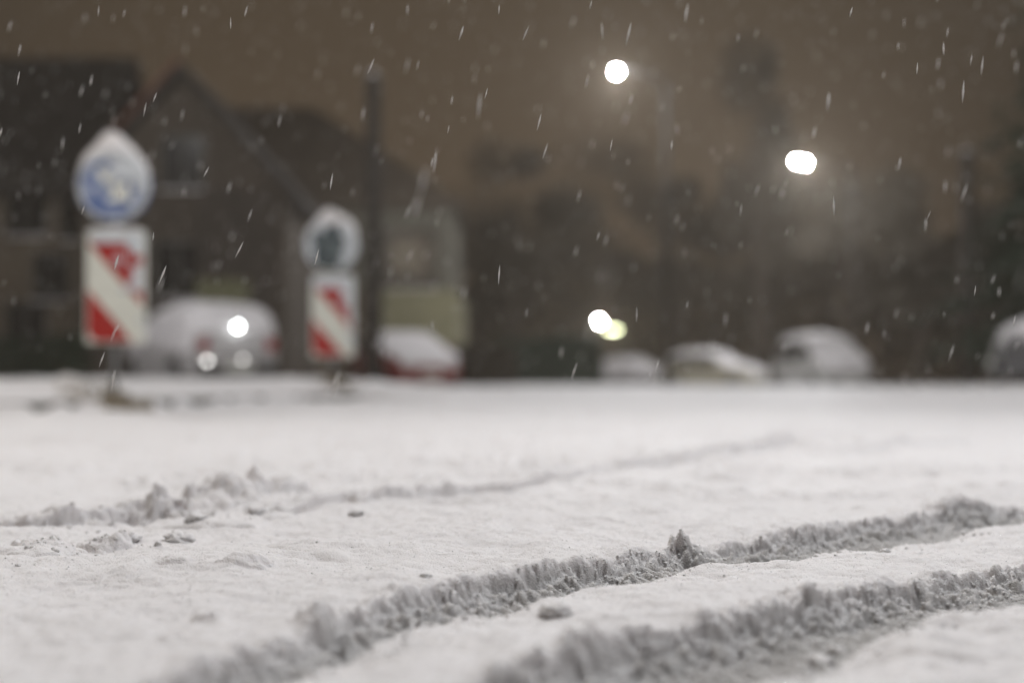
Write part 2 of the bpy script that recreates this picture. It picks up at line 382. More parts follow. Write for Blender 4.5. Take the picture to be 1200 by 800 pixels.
n = 5200
yy = rg.uniform(1.1, 4.2, n); xx = rg.uniform(-.42, .42, n) * yy
ICE = mat('ice_crystal', (.95, .96, 1.0), .22, 1.0)
cs = .0006 + .0008 * rg.random(n) ** 2
_t = rg.normal(0, .9, n)
o = scatter_mesh('ice_crystals', np.column_stack([xx, yy, H(xx, yy)[0] + cs * .5]), cs, (1, 1, .5), ICE, .9, None, tilt=_t)
tag(o, 'glittering ice crystals on the snow surface', 'ice crystals', kind='stuff')

# ------------------------------------------------------------------ traffic island with kerb, deep snow on top
path = [Vector((-16, 8.7)), Vector((-9, 8.8)), Vector((-4.6, 9.1)), Vector((-3.5, 9.5)), Vector((-2.9, 10.5)), Vector((-2.55, 12.2)), Vector((-2.0, 13.4)), Vector((-1.2, 14.3)),
        Vector((-.75, 15.2)), Vector((-1.0, 16.4)), Vector((-2.4, 17.2)), Vector((-6, 17.6)), Vector((-16, 17.6))]
def catmull(p, n=8):
    o = []
    for i in range(len(p) - 1):
        a, b, c, d = p[max(i - 1, 0)], p[i], p[i + 1], p[min(i + 2, len(p) - 1)]
        for k in range(n):
            t = k / n
            o.append(.5 * ((2 * b) + (c - a) * t + (2 * a - 5 * b + 4 * c - d) * t * t + (3 * b - a - 3 * c + d) * t ** 3))
    o.append(p[-1]); return o
kp = catmull(path)
bm = bmesh.new(); rows = []
for i, p in enumerate(kp):
    d = (kp[min(i + 1, len(kp) - 1)] - kp[max(i - 1, 0)]).normalized(); nrm = Vector((-d.y, d.x))
    sec = [(0, -.15), (0, .055), (.015, .07), (.14, .07), (.14, -.15)]
    rows.append([(p.x + nrm.x * a, p.y + nrm.y * a, z) for a, z in sec])
loft(bm, rows); ob = from_bm('kerb', bm, KERB); ob['kind'] = 'structure'
# snow blanket on the island
poly = [(p.x, p.y) for p in kp]
bx = np.arange(-16, -.3, .09); by = np.arange(8.5, 18, .09)
BX, BY = np.meshgrid(bx, by); P = np.stack([BX.ravel(), BY.ravel()], 1)
pa = np.array(poly); pb = np.roll(pa, -1, 0)
inside = np.zeros(len(P), bool); dist = np.full(len(P), 1e9)
for a, b in zip(pa, pb):
    c = ((a[1] > P[:, 1]) != (b[1] > P[:, 1]))
    with np.errstate(divide='ignore', invalid='ignore'):
        xi = (b[0] - a[0]) * (P[:, 1] - a[1]) / (b[1] - a[1]) + a[0]
    inside ^= c & (P[:, 0] < xi)
    if abs(a[0] + 16) < .01 and abs(b[0] + 16) < .01: continue
    ab = b - a; tt = np.clip(((P - a) @ ab) / max(ab @ ab, 1e-9), 0, 1); dist = np.minimum(dist, np.linalg.norm(P - a - tt[:, None] * ab, axis=1))
sd = np.where(inside, dist, -dist)
e = sd + .05 * fbm(P[:, 0], P[:, 1], 2, 3, 201) 
hz = np.where(e > -.02, .045 + .125 * sst(-.04, .40, e) ** .7 + .04 * sst(0.3, 1.2, e) + .04 * fbm(P[:, 0], P[:, 1], .9, 4, 205) * sst(0, .5, e), -.06)
for cx, cy, r, h in ((X(68, 10.3), 10.6, .28, .10), (X(150, 10.4), 10.4, .5, .0), (-4.2, 10.5, .6, .04), (X(440, 14.6), 14.6, .4, .05), (X(500, 14.6), 15, .5, .05)):
    dd = np.sqrt((P[:, 0] - cx) ** 2 + (P[:, 1] - cy) ** 2) / r; hz += h * np.clip(1 - dd, 0, 1) ** 1.4
# broken, mostly melted back strips where the kerb shows
co = np.column_stack([P, hz]).astype(np.float32)
me = bpy.data.meshes.new('island_snow'); n1, n2 = BX.shape; idx = np.arange(n1 * n2).reshape(n1, n2)
q = np.stack([idx[:-1, :-1], idx[:-1, 1:], idx[1:, 1:], idx[1:, :-1]], -1).reshape(-1, 4)
keep = (hz[q] > -.05).any(1); q = q[keep]
me.from_pydata(co.tolist(), [], q.tolist()); 
bm = bmesh.new(); bm.from_mesh(me); bmesh.ops.delete(bm, geom=[v for v in bm.verts if not v.link_faces], context='VERTS')
ob = from_bm('island_snow', bm, SNOW, None, True); ob['kind'] = 'structure'
def isl(x, y): i = np.argmin((P[:, 0] - x) ** 2 + (P[:, 1] - y) ** 2); return float(hz[i])

# dead grass stalks round the foot of the first sign
bm = bmesh.new(); r_ = random.Random(3)
for i in range(110):
    x = X(118, 10.3) + r_.gauss(0, .17); y = 10.25 + r_.gauss(0, .12); h = r_.uniform(.06, .22); z = isl(x, y) - .02
    dx, dy = r_.gauss(0, .05), r_.gauss(0, .05)
    tube(bm, [(x, y, z), (x + dx * .4, y + dy * .4, z + h * .6), (x + dx, y + dy, z + h)], [.003, .0025, .001], 3)
ob = from_bm('dead_grass', bm, mat('dead_grass', (.26, .21, .13), .8, noise=.3)); tag(ob, 'dry brown grass poking through the snow around the nearer sign foot', 'grass', kind='stuff')

# ------------------------------------------------------------------ temporary road signs
SIGNBLUE = mat('sign_blue', (.03, .09, .30), .5, noise=.15, nscale=20)
def frost(m, thr, col):       # thin rime frozen on the plate, in patches
    t = m.node_tree; b = t.nodes['Principled BSDF']; src = b.inputs['Base Color'].links[0].from_socket
    co = t.nodes.new('ShaderNodeTexCoord'); n = t.nodes.new('ShaderNodeTexNoise'); n.inputs['Scale'].default_value = 9; n.inputs['Detail'].default_value = 7
    t.links.new(co.outputs['Object'], n.inputs['Vector'])
    r_ = t.nodes.new('ShaderNodeValToRGB'); r_.color_ramp.elements[0].position = thr - .12; r_.color_ramp.elements[1].position = thr + .12
    t.links.new(n.outputs['Fac'], r_.inputs[0]); mx = t.nodes.new('ShaderNodeMix'); mx.data_type = 'RGBA'
    t.links.new(r_.outputs[0], mx.inputs[0]); t.links.new(src, mx.inputs[6]); mx.inputs[7].default_value = (*col, 1)
    t.links.new(mx.outputs[2], b.inputs['Base Color'])
frost(SIGNBLUE, .53, (.42, .47, .58))
SIGNWHITE = mat('sign_white', (.72, .73, .66), .4, noise=.06, nscale=10)
SIGNRED = mat('sign_red', (.38, .016, .013), .4, noise=.12, nscale=14)
SIGNBACK = mat('sign_back_grey', (.20, .22, .22), .5, .3)
CRUST = mat('frozen_snow_crust', (.62, .66, .70), .65, noise=.07, nscale=18, bump=.4, bscale=50, spec=.25)
def clip_poly(poly, x0, x1, z0, z1):
    def cl(p, f):
        o = []
        for i in range(len(p)):
            a, b = p[i], p[(i + 1) % len(p)]; fa, fb = f(a), f(b)
            if fa >= 0: o.append(a)
            if (fa >= 0) != (fb >= 0): t = fa / (fa - fb); o.append((a[0] + (b[0] - a[0]) * t, a[1] + (b[1] - a[1]) * t))
        return o
    for f in (lambda p: p[0] - x0, lambda p: x1 - p[0], lambda p: p[1] - z0, lambda p: z1 - p[1]):
        poly = cl(poly, f)
        if not poly: return []
    return poly
def crust(name, parent, inside_f, cover_f, x0, x1, z0, z1, y, seed, step=.011, th=.016, mt=None):
    xs_ = np.arange(x0, x1 + step, step); zs_ = np.arange(z0, z1 + step, step); A, B = np.meshgrid(xs_, zs_)
    c = cover_f(A, B) + .42 * fbm(A, B, 7, 4, seed)
    ok = inside_f(A, B) & (c > 0)
    h = th * (.25 + np.clip(c, 0, 1) ** .5) * (1 + .5 * fbm(A, B, 22, 3, seed + 3))
    bm = bmesh.new(); V = {}
    for i in range(A.shape[0]):
        for j in range(A.shape[1]):
            if ok[i, j]:
                V[i, j] = (bm.verts.new((A[i, j], y - max(.004, h[i, j]), B[i, j])), bm.verts.new((A[i, j], y - .001, B[i, j])))
    bd = {}
    for i in range(A.shape[0] - 1):
        for j in range(A.shape[1] - 1):
            k = [(i, j), (i, j + 1), (i + 1, j + 1), (i + 1, j)]
            if all(q in V for q in k):
                bm.faces.new([V[q][0] for q in k]); bm.faces.new([V[q][1] for q in k][::-1])
                for a, b in zip(k, k[1:] + k[:1]):
                    if (b, a) in bd: del bd[(b, a)]
                    else: bd[(a, b)] = 1
    for a, b in bd: 
        try: bm.faces.new((V[a][0], V[a][1], V[b][1], V[b][0]))
        except ValueError: pass
    bmesh.ops.delete(bm, geom=[v for v in bm.verts if not v.link_faces], context='VERTS')
    left = set(bm.verts); isl_ = []
    while left:
        st_ = [left.pop()]; cur = set(st_)
        while st_:
            for e_ in st_.pop().link_edges:
                for v_ in e_.verts:
                    if v_ in left: left.discard(v_); cur.add(v_); st_.append(v_)
        isl_.append(cur)
    isl_ = [c_ for c_ in isl_ if len(c_) > 60]
    for c_ in isl_:        # each frozen patch is a piece of its own
        b2 = bmesh.new(); mp = {v_: b2.verts.new(v_.co) for v_ in c_}
        for f_ in bm.faces:
            if f_.verts[0] in c_: b2.faces.new([mp[v_] for v_ in f_.verts])
        from_bm(name, b2, mt or CRUST, parent, True)
    bm.free()
def sign(px, d, disc_px, disc_py, disc_r, p0, p1, q0, q1, lab, coverd, coverp, seed, peak, arrow=True, rz=0):
    """px.. are measured on the photo and turned into metres at distance d"""
    cx = X(px, d); base = isl(cx, d)
    t = thing('road_sign', (cx, d, 0), lab, 'road sign', 'temporary road works signs on the traffic island', rz)
    xc = X(disc_px, d) - cx; zc = Z(disc_py, d); x0, x1 = X(p0, d) - cx, X(p1, d) - cx; z1, z0 = Z(q0, d), Z(q1, d)
    # base block, post
    bm = bmesh.new()
    box(bm, (0, 0.06, base - .045), (.42, .62, .10), .015); box(bm, (0, .06, base + .02), (.16, .2, .07), .012)
    from_bm('base', bm, mat('snowy_rubber_base', (.22, .19, .15), .8, noise=.5, nscale=9), t)
    bm = bmesh.new(); tube(bm, [(xc * .5, .045, base), (xc * .5, .045, z0), (xc, .045, zc + disc_r * .6)], .022, 12); from_bm('post', bm, GALV, t, True)
    # striped warning panel
    bm = bmesh.new(); box(bm, ((x0 + x1) / 2, 0, (z0 + z1) / 2), (x1 - x0, .035, z1 - z0), .006)
    pan = from_bm('warning_panel', bm, SIGNWHITE, t)
    W, Hh = x1 - x0, z1 - z0; sl = 1.12
    bm = bmesh.new()
    for a, b in ((-.38, .10), (.52, .90)):
        za, zb = z1 - a * Hh, z1 - b * Hh
        pl = clip_poly([(x0 + .012 - .0, za), (x1, za - W * sl), (x1, zb - W * sl), (x0 + .012, zb)], x0 + .014, x1 - .014, z0 + .014, z1 - .10 * Hh)
        if len(pl) > 2: prism(bm, pl, -.0205, -.0178)
    from_bm('red_stripe', bm, SIGNRED, pan)
    crust('snow_crust', pan, lambda A, B: (A > x0 + .01) & (A < x1 - .01) & (B > z0 + .01) & (B < z1 - .005),
          lambda A, B: coverp((A - x0) / W, (z1 - B) / Hh), x0, x1, z0, z1, -.0205, seed, mt=CRUST, th=.010)
    bm = bmesh.new()   # line of snow on the panel's top edge
    rows = []
    for k in range(13):
        u = k / 12; xx = x0 + W * u; h = .03 * math.sin(math.pi * min(1, max(0.02, u))) ** .5 + .006 * math.sin(u * 17 + seed)
        rows.append([(xx, .016, z1), (xx, .010, z1 + h * .8), (xx, -.004, z1 + h), (xx, -.02, z1 + h * .5), (xx, -.022, z1)])
    loft(bm, rows); from_bm('snow_cap', bm, SNOWF, pan, True)
    # round sign
    bm = bmesh.new(); n = 48
    prof = [(0, .012), (disc_r * .97, .012), (disc_r, .004), (disc_r, -.008), (disc_r - .006, -.012), (0, -.012)]
    rings = []
    for r, y in prof[1:-1]:
        rings.append([bm.verts.new((xc + r * math.cos(2 * math.pi * k / n), y, zc + r * math.sin(2 * math.pi * k / n))) for k in range(n)])
    for a, b in zip(rings, rings[1:]):
        for k in range(n): bm.faces.new((a[k], a[(k + 1) % n], b[(k + 1) % n], b[k]))
    bm.faces.new(rings[0]); bm.faces.new(rings[-1])
    disc = from_bm('round_plate', bm, SIGNBLUE if arrow else mat('plate_blue_grey', (.045, .065, .075), .5, noise=.2), t)
    bm = bmesh.new()
    for k in range(n):
        a, b = 2 * math.pi * k / n, 2 * math.pi * (k + 1) / n; r0, r1 = disc_r * .90, disc_r * .96
        vs = [bm.verts.new((xc + r * math.cos(q), -.0145, zc + r * math.sin(q))) for r, q in ((r0, a), (r1, a), (r1, b), (r0, b))]; bm.faces.new(vs)
    bmesh.ops.remove_doubles(bm, verts=bm.verts, dist=1e-5)
    from_bm('white_rim', bm, SIGNWHITE, disc)
    # white arrow pointing down to the right
    bm = bmesh.new(); r = disc_r
    ar = [(-.11, .62), (.11, .62), (.11, -.15), (.40, -.15), (0, -.66), (-.40, -.15), (-.11, -.15)]
    c, s = math.cos(R(45)), math.sin(R(45))
    prism(bm, [(xc + r * (a * c - b * s), zc + r * (a * s + b * c)) for a, b in ar], -.0150, -.0125)
    from_bm('arrow', bm, SIGNWHITE if arrow else mat('iced_arrow', (.12, .15, .16), .5, noise=.2), disc)
    crust('snow_crust', disc, lambda A, B: ((A - xc) ** 2 + (B - zc) ** 2) < (disc_r * .985) ** 2,
          lambda A, B: coverd((A - xc) / disc_r, (B - zc) / disc_r), xc - r, xc + r, zc - r, zc + r, -.0155, seed + 5, th=.022)
    # peaked heap of snow along the upper rim
    bm = bmesh.new(); rows = []; N = 26
    for k in range(N + 1):
        u = k / N; a = R(180 - 12) * (1 - u) + R(12) * u
        hp = (.012 + .012 * math.sin(9 * u + seed) ** 2) + peak * math.exp(-((a - R(95)) / R(15)) ** 2) + .03 * math.exp(-((a - R(90)) / R(48)) ** 2)
        hp *= 1 + .3 * math.sin(5 * u + seed)
        hp *= min(1, 6 * u, 6 * (1 - u)) + .02
        dx, dz = math.cos(a), math.sin(a); r0 = disc_r - .004
        rows.append([(xc + dx * (r0 + q * hp), y, zc + dz * (r0 + q * hp)) for q, y in ((0, .022), (.5, .026), (.9, .014), (1, 0), (.85, -.018), (.4, -.03), (-.5, -.030), (-.5, -.012))])
    loft(bm, rows); from_bm('snow_cap', bm, SNOWF, disc, True)
    return t
D1, D2 = 10.5, 14.3
sign(133, D1, 132, 217, 43.5 / FPX * D1, 101, 170, 271, 402,
     'nearer, larger road sign, snow crusted blue round plate above a red and white striped panel',
     lambda u, v: -.12 + .42 * u + .40 * v + .5 * ((u * u + v * v) > .66),
     lambda u, v: -.25 + 1.15 * (u - .5) + .55 * (v < .12) - .55 * (v - .3), 301, .06)
sign(390, D2, 388, 288, 32 / FPX * D2, 365, 415, 325, 418,
     'smaller road sign, its round plate ringed with snow around a dark middle',
     lambda u, v: 1.2 * (np.sqrt(((u + .10) / .58) ** 2 + ((v + .05) / .86) ** 2) - 1),
     lambda u, v: -.22 + 1.15 * (u - .5) + .7 * (v < .14) - .5 * (v - .3), 331, .05, arrow=False)

# ------------------------------------------------------------------ snowed-in cars
GLASS = mat('car_glass', (.02, .022, .025), .12, 0, spec=.6)
TYRE = mat('tyre', (.02, .02, .02), .8)
RIM = mat('rim', (.25, .25, .26), .4, .8)
LENS = mat('lamp_lens', (.5, .5, .48), .15, spec=.7)
REDLENS = mat('tail_lens', (.25, .01, .01), .2, spec=.7)
PLATE = mat('plate', (.6, .6, .55), .5)
PROF = {  # (x, top z) along the car, front at +x; cabin range; length, width
 'hatch': dict(top=[(-2.0, .72), (-1.98, .98), (-1.86, 1.10), (-1.55, 1.36), (-1.2, 1.46), (-.4, 1.50), (.25, 1.42), (.60, 1.22), (.95, .98), (1.5, .90), (1.88, .78), (2.0, .60)], cab=(-1.85, .95), w=.86, wb=(-1.25, 1.28)),
 'saloon': dict(top=[(-2.25, .70), (-2.22, .95), (-1.6, 1.02), (-1.35, 1.06), (-.85, 1.32), (-.4, 1.42), (.25, 1.40), (.7, 1.20), (1.08, .98), (1.7, .90), (2.12, .76), (2.25, .58)], cab=(-1.4, 1.08), w=.88, wb=(-1.35, 1.35)),
 'van': dict(top=[(-2.15, .80), (-2.13, 1.50), (-2.02, 1.70), (-1.7, 1.78), (-.2, 1.80), (.65, 1.72), (1.05, 1.42), (1.42, 1.10), (1.80, .98), (2.08, .82), (2.15, .60)], cab=(-2.1, 1.42), w=.90, wb=(-1.35, 1.4)),
}
def car(kind, loc, rz, paint, lab, sn=.10, side_snow=False, glint_beads=None, group='snow covered parked cars', seed=0, bumper=None, front=False):
    P_ = PROF[kind]; tp = P_['top']; xa = np.array([p[0] for p in tp]); za = np.array([p[1] for p in tp])
    w0 = P_['w']; c0, c1 = P_['cab']; belt = .92 if kind != 'van' else 1.02
    t = thing('parked_car', loc, lab, 'car', group, rz)
    L0, L1 = xa[0], xa[-1]
    def top(x): return float(np.interp(x, xa, za))
    def hw(x):
        e = min((x - L0), (L1 - x)); return w0 * (.80 + .20 * float(sst(0, .55, e)))
    def sec(x, off=0):
        T = top(x); W = hw(x) + off; b = min(belt, T - .03)
        k = max(0, T - b); rw = W - .36 * k if T > b + .06 else W * .93
        return [(W * .93, .22), (W, .42), (W * 1.0, .66 if b > .7 else b * .8), (W * .98, b), (rw + .04 * (k > .1), b + k * .82), (rw * .86, T - .012 * (k > 0)), (rw * .45, T + .008)]
    xs_ = np.unique(np.concatenate([np.linspace(L0, L1, 40), xa]))
    bm = bmesh.new(); rows = []
    for x in xs_:
        h = sec(x); rows.append([(x, y, z) for y, z in h] + [(x, -y, z) for y, z in h[::-1]])
    loft(bm, rows); body = from_bm('body', bm, paint, t, True)
    # side windows (two each side), windscreen, rear window
    def strip(xa_, xb_, sgn, name):
        bm = bmesh.new(); rows = []
        for x in np.linspace(xa_, xb_, 9):
            h = sec(x); (y0, z0), (y1, z1) = h[3], h[4]
            a, b = .10, .90
            p = (y0 + (y1 - y0) * a + .006, z0 + (z1 - z0) * a); q_ = (y0 + (y1 - y0) * b + .006, z0 + (z1 - z0) * b)
            rows.append([(x, sgn * p[0], p[1]), (x, sgn * q_[0], q_[1]), (x, sgn * (q_[0] - .01), q_[1]), (x, sgn * (p[0] - .01), p[1])])
        loft(bm, rows); return from_bm(name, bm, GLASS, t)
    mid = (c0 + c1) / 2 - .1
    for s in (-1, 1):
        strip(c0 + .38, mid - .04, s, 'side_window'); strip(mid + .04, c1 - .36, s, 'side_window')
    def screen(xa_, xb_, name):
        bm = bmesh.new(); rows = []
        for x in np.linspace(xa_, xb_, 6):
            h = sec(x); y = h[5][0] * .93; z = h[5][1] + .012
            rows.append([(x, -y, z), (x, y, z), (x, y, z - .012), (x, -y, z - .012)])
        loft(bm, rows); return from_bm(name, bm, GLASS, t)
    screen(c1 - .62, c1 - .04, 'windscreen')
    if kind == 'van':
        bm = bmesh.new(); box(bm, (L0 - .004, 0, 1.28), (.02, 1.25, .42), .006); from_bm('rear_window', bm, GLASS, t)
    else: screen(c0 + .05, c0 + .36, 'rear_window')
    # wheels
    for wx in P_['wb']:
        for s in (-1, 1):
            bm = bmesh.new(); bmesh.ops.create_cone(bm, cap_ends=True, segments=24, radius1=.31, radius2=.31, depth=.2, matrix=Matrix.Translation((wx, s * (w0 - .07), .31)) @ Matrix.Rotation(R(90), 4, 'X'))
            wh = from_bm('wheel', bm, TYRE, t)
            bm = bmesh.new(); bmesh.ops.create_cone(bm, cap_ends=True, segments=20, radius1=.19, radius2=.17, depth=.03, matrix=Matrix.Translation((wx, s * (w0 + .035), .31)) @ Matrix.Rotation(R(90) * s, 4, 'X'))
            from_bm('rim', bm, RIM, wh)
    for s in (-1, 1):
        hl = P_.get('hl', .62)
        bm = bmesh.new(); box(bm, (L1 - .06, s * (hw(L1) - .20), .60), (.12, .30, .15), .03)
        from_bm('headlight', bm, LENS, t)
        bm = bmesh.new(); box(bm, (L0 + .03, s * (hw(L0) - .10), .80 if kind != 'van' else .95), (.10, .16, .22), .02)
        from_bm('tail_light', bm, REDLENS, t)
        bm = bmesh.new(); box(bm, (c1 - .42, s * (w0 + .09), belt + .10), (.10, .18, .13), .03); from_bm('mirror', bm, paint, t)
    for x, nm in ((L1 + .01, 'front_bumper'), (L0 - .01, 'rear_bumper')):
        bm = bmesh.new(); box(bm, (x, 0, .38), (.14, hw(L0) * 1.96, .20), .04); bp_ = from_bm(nm, bm, bumper or mat('bumper_black', (.03, .03, .03), .6), t)
        bm = bmesh.new(); box(bm, (x + (.075 if x > 0 else -.075), 0, .42), (.012, .5, .11), .004); from_bm('number_plate', bm, PLATE, bp_)
    # snow blanket over bonnet, screens, roof
    nxs, nys = 60, 22; A = np.linspace(L0 + .01, L1 - .02, nxs); bm = bmesh.new(); rows = []
    for x in A:
        h = sec(x); T = top(x)
        pts = h[3:] if T > belt + .05 else h[3:]
        prof = [(y, z) for y, z in pts] + [(-y, z) for y, z in pts[::-1]]
        if T > belt + .25 and not side_snow: prof = prof[1:-1]
        # resample
        pr = np.array(prof); sl_ = np.concatenate([[0], np.cumsum(np.linalg.norm(np.diff(pr, axis=0), axis=1))]); u = np.linspace(0, sl_[-1], nys)
        yy = np.interp(u, sl_, pr[:, 0]); zz = np.interp(u, sl_, pr[:, 1])
        e = np.sin(np.linspace(0, np.pi, nys)) ** .4
        ex = float(sst(0, .12, min(x - L0, L1 - x))) ** .5
        nz = fbm(np.full(nys, x), yy, 2.2, 3, 400 + seed)
        flat = 1.0
        th = sn * e * (.35 + .65 * ex) * (1 + .25 * nz)
        up = [(x, float(a * (1 + .04 * ee)), float(b + c)) for a, b, c, ee in zip(yy, zz, th, e)]
        dn = [(x, float(a * .97), float(b - .03)) for a, b in zip(yy, zz)][::-1]
        rows.append(up + dn)
    loft(bm, rows); from_bm('snow_cover', bm, SNOWG, t, True)
    if side_snow:     # snow stuck to the windows and flanks
        for s in (-1, 1):
            crm = bmesh.new(); rows = []
            for x in np.linspace(L0 + .15, L1 - .2, 46):
                h = sec(x); pr = h[2:5]; pts = []
                for k in range(9):
                    u = k / 8 * 2; i = min(int(u), 1); f = u - i
                    y = pr[i][0] + (pr[i + 1][0] - pr[i][0]) * f; z = pr[i][1] + (pr[i + 1][1] - pr[i][1]) * f
                    c = float(fbm(np.array([x]), np.array([z + s]), 1.6, 3, 420 + seed)[0]) + .35
                    pts.append((x, s * (y + (.022 if c > 0 else -.012)), z))
                rows.append(pts + [(x, s * (abs(p[1]) - .03), p[2]) for p in pts[::-1]])
            loft(crm, rows); from_bm('side_snow', crm, SNOWG, t, True)
    for lp, r, e_, c_ in (glint_beads or []):
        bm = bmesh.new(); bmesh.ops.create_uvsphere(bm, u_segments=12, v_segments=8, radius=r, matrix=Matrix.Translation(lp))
        from_bm('glow_glint', bm, mat('glow_glint_%d' % int(e_), (.8, .8, .8), .3, emit=c_, estr=e_), t)  # added glowing beads that stand in for reflected glints on the car
    return t
W_ = (1, .97, .93)
PS = mat('paint_silver', (.34, .33, .33), .4, spec=.5); PW = mat('paint_white', (.45, .45, .44), .35, spec=.5); PR = mat('paint_red', (.17, .02, .02), .35, spec=.5)
PG = mat('paint_grey', (.10, .10, .105), .35, spec=.5); PD = mat('paint_dark', (.02, .022, .026), .35, spec=.5); PC = mat('paint_champagne', (.30, .28, .22), .35, spec=.5)
d = 25.5
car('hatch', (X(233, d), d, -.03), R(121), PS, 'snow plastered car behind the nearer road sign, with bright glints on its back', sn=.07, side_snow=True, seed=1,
    glint_beads=[((-2.09, .56, .52), .030, 9, (1, .98, .95)), ((-2.09, -.06, .55), .026, 5, (1, .98, .95)), ((-2.05, .02, 1.10), .034, 32, (.95, 1, 1))])
d = 35
car('saloon', (X(470, d), d, -.12), R(-68), PR, 'dark red car under a snow blanket beside the farther road sign', sn=.055, seed=2, bumper=PR)
d = 57
car('saloon', (X(738, d), d, -.50), R(-38), PG, 'lowest and leftmost of the three white snow covered cars under the lamp', sn=.10, side_snow=True, seed=4)
d = 54
car('hatch', (X(838, d), d, -.36), R(-38), PC, 'snow covered car with yellowish flank, middle of the three right of the lamp', sn=.12, seed=5)
d = 45
car('van', (X(962, d), d, -.34), R(-79), PW, 'tallest upright white car seen end on, rightmost of the three in the row', sn=.14, seed=6)
d = 16.5
car('hatch', (X(1402, d), d + .6, 0), R(166), PG, 'snow dusted car cut off by the right edge of the picture', sn=.10, seed=7, side_snow=True)

# ------------------------------------------------------------------ poles, lamps
WOOD = mat('weathered_wood', (.020, .016, .013), .85, noise=.3, nscale=3)
def pole(px, d, ztop, r, lab, group):
    t = thing('utility_pole', (X(px, d), d, 0), lab, 'pole', group)
    bm = bmesh.new(); tube(bm, [(0, 0, -.1), (0, 0, ztop)], [r, r * .8], 12); from_bm('shaft', bm, WOOD, t, True)
    bm = bmesh.new(); tube(bm, [(0, 0, ztop - .003), (0, 0, ztop + .1)], [r * .9, .02], 12); from_bm('snow_cap', bm, SNOWG, t, True)
    bm = bmesh.new()
    for s in (-1, 1): tube(bm, [(s * .001, 0, ztop - .35), (s * .16, 0, ztop - .35), (s * .16, 0, ztop - .22)], .012, 6)
    from_bm('insulator_bracket', bm, DARK, t)
    return t
pole(437, 26, Z(88, 26), .16, 'dark wooden pole right of the farther road sign', 'wooden poles')
pole(1135, 34, Z(178, 34), .19, 'dark wooden pole near the right edge', 'wooden poles')

LAMPW = (.985, .985, 1.0)
POLEM = mat('lamp_pole_paint', (.012, .012, .012), .9, spec=.1)
def street_lamp(loc, h, arms, lab, power, e=400, color=LAMPW, group='street lamps', hs=.16, colname='white', cone=None):
    """arms: list of (dx, dy) head offsets from the pole"""
    t = thing('street_lamp', (loc[0], loc[1], -.05), lab, 'street lamp', group)
    bm = bmesh.new(); tube(bm, [(0, 0, -.6), (0, 0, 1.2), (0, 0, h - .1)], [.085, .07, .045], 12); from_bm('pole', bm, POLEM, t, True)
    for dx, dy in arms:
        bm = bmesh.new(); tube(bm, [(0, 0, h - .3), (dx * .3, dy * .3, h - .02), (dx * .8, dy * .8, h + .06), (dx, dy, h + .06)], [.04, .035, .03, .03], 8); a = from_bm('arm', bm, POLEM, t, True)
        bm = bmesh.new(); box(bm, (dx, dy, h + .075), (hs * 2.2, hs * 2.0, .09), .02); hd = from_bm('lamp_head', bm, DARK, t)
        bm = bmesh.new(); box(bm, (dx, dy, h - .01), (hs * 1.3, hs * 1.3, .08), .02)
        from_bm('diffuser', bm, mat('lamp_glow_%s_%d' % (colname, int(e)), (.9, .9, .9), .4, emit=color, estr=e), hd)
        lamp_light((dx, dy, h - .22), power, color, .10, parent=t, spot=cone, aim=(dx, dy, -3) if cone else None)
    return t
def lamp_at(px, py, d, **k):
    pass
d = 36
street_lamp((X(723, d) + 1.3, d + .4), Z(82, d) + .05, [(-1.3, -.4)], 'highest street lamp, its white light glowing in the snowfall', 1500, 1500, hs=.07)
d = 50
street_lamp((X(940, d) + 1.9, d + .5), Z(189, d) + .05, [(-2.09, -.7), (-1.71, -.3)], 'twin headed street lamp, right of the highest one', 1100, 1500, hs=.07)
d = 75
street_lamp((X(703, d) - .5, d), Z(376, d) + .05, [(.5, 0)], 'low distant lamp glowing above the row of snow covered cars', 500, 2500, hs=.10)
d = 77
street_lamp((X(718, d) + .5, d), Z(386, d) + .05, [(-.5, 0)], 'dimmer yellow green lamp just behind the low distant one', 150, 16, color=(.80, .85, .45), hs=.5, colname='yellow')
# unseen street lamps placed outside the picture to light foreground, far snow and cars
street_lamp((4.6, 4.5), 8.7, [(-2.6, -.2)], 'unseen street lamp standing over the road out of the picture to the right', 2330, 60)
street_lamp((9.6, 15.6), 8.4, [(-2.0, 0)], 'added street lamp by the ploughed heap out of the picture to the right', 900, 60)  # unseen, added to brighten the far edge of the snow
street_lamp((-10.4, 20.0), 8.6, [(1.9, 0)], 'added street lamp beside the brown house out of the picture to the left', 1500, 60)  # unseen, added to brighten the snow on the left car
street_lamp((12.4, 25.0), 8.6, [(-1.9, 0)], 'added street lamp by the spruce out of the picture to the right', 850, 60)  # unseen, added to brighten the parked cars on the right
street_lamp((-7.6, 4.6), 7.4, [(1.7, -.2)], 'unseen street lamp standing left of the road out of the picture', 380, 40, color=(1, .82, .60), colname='warm')

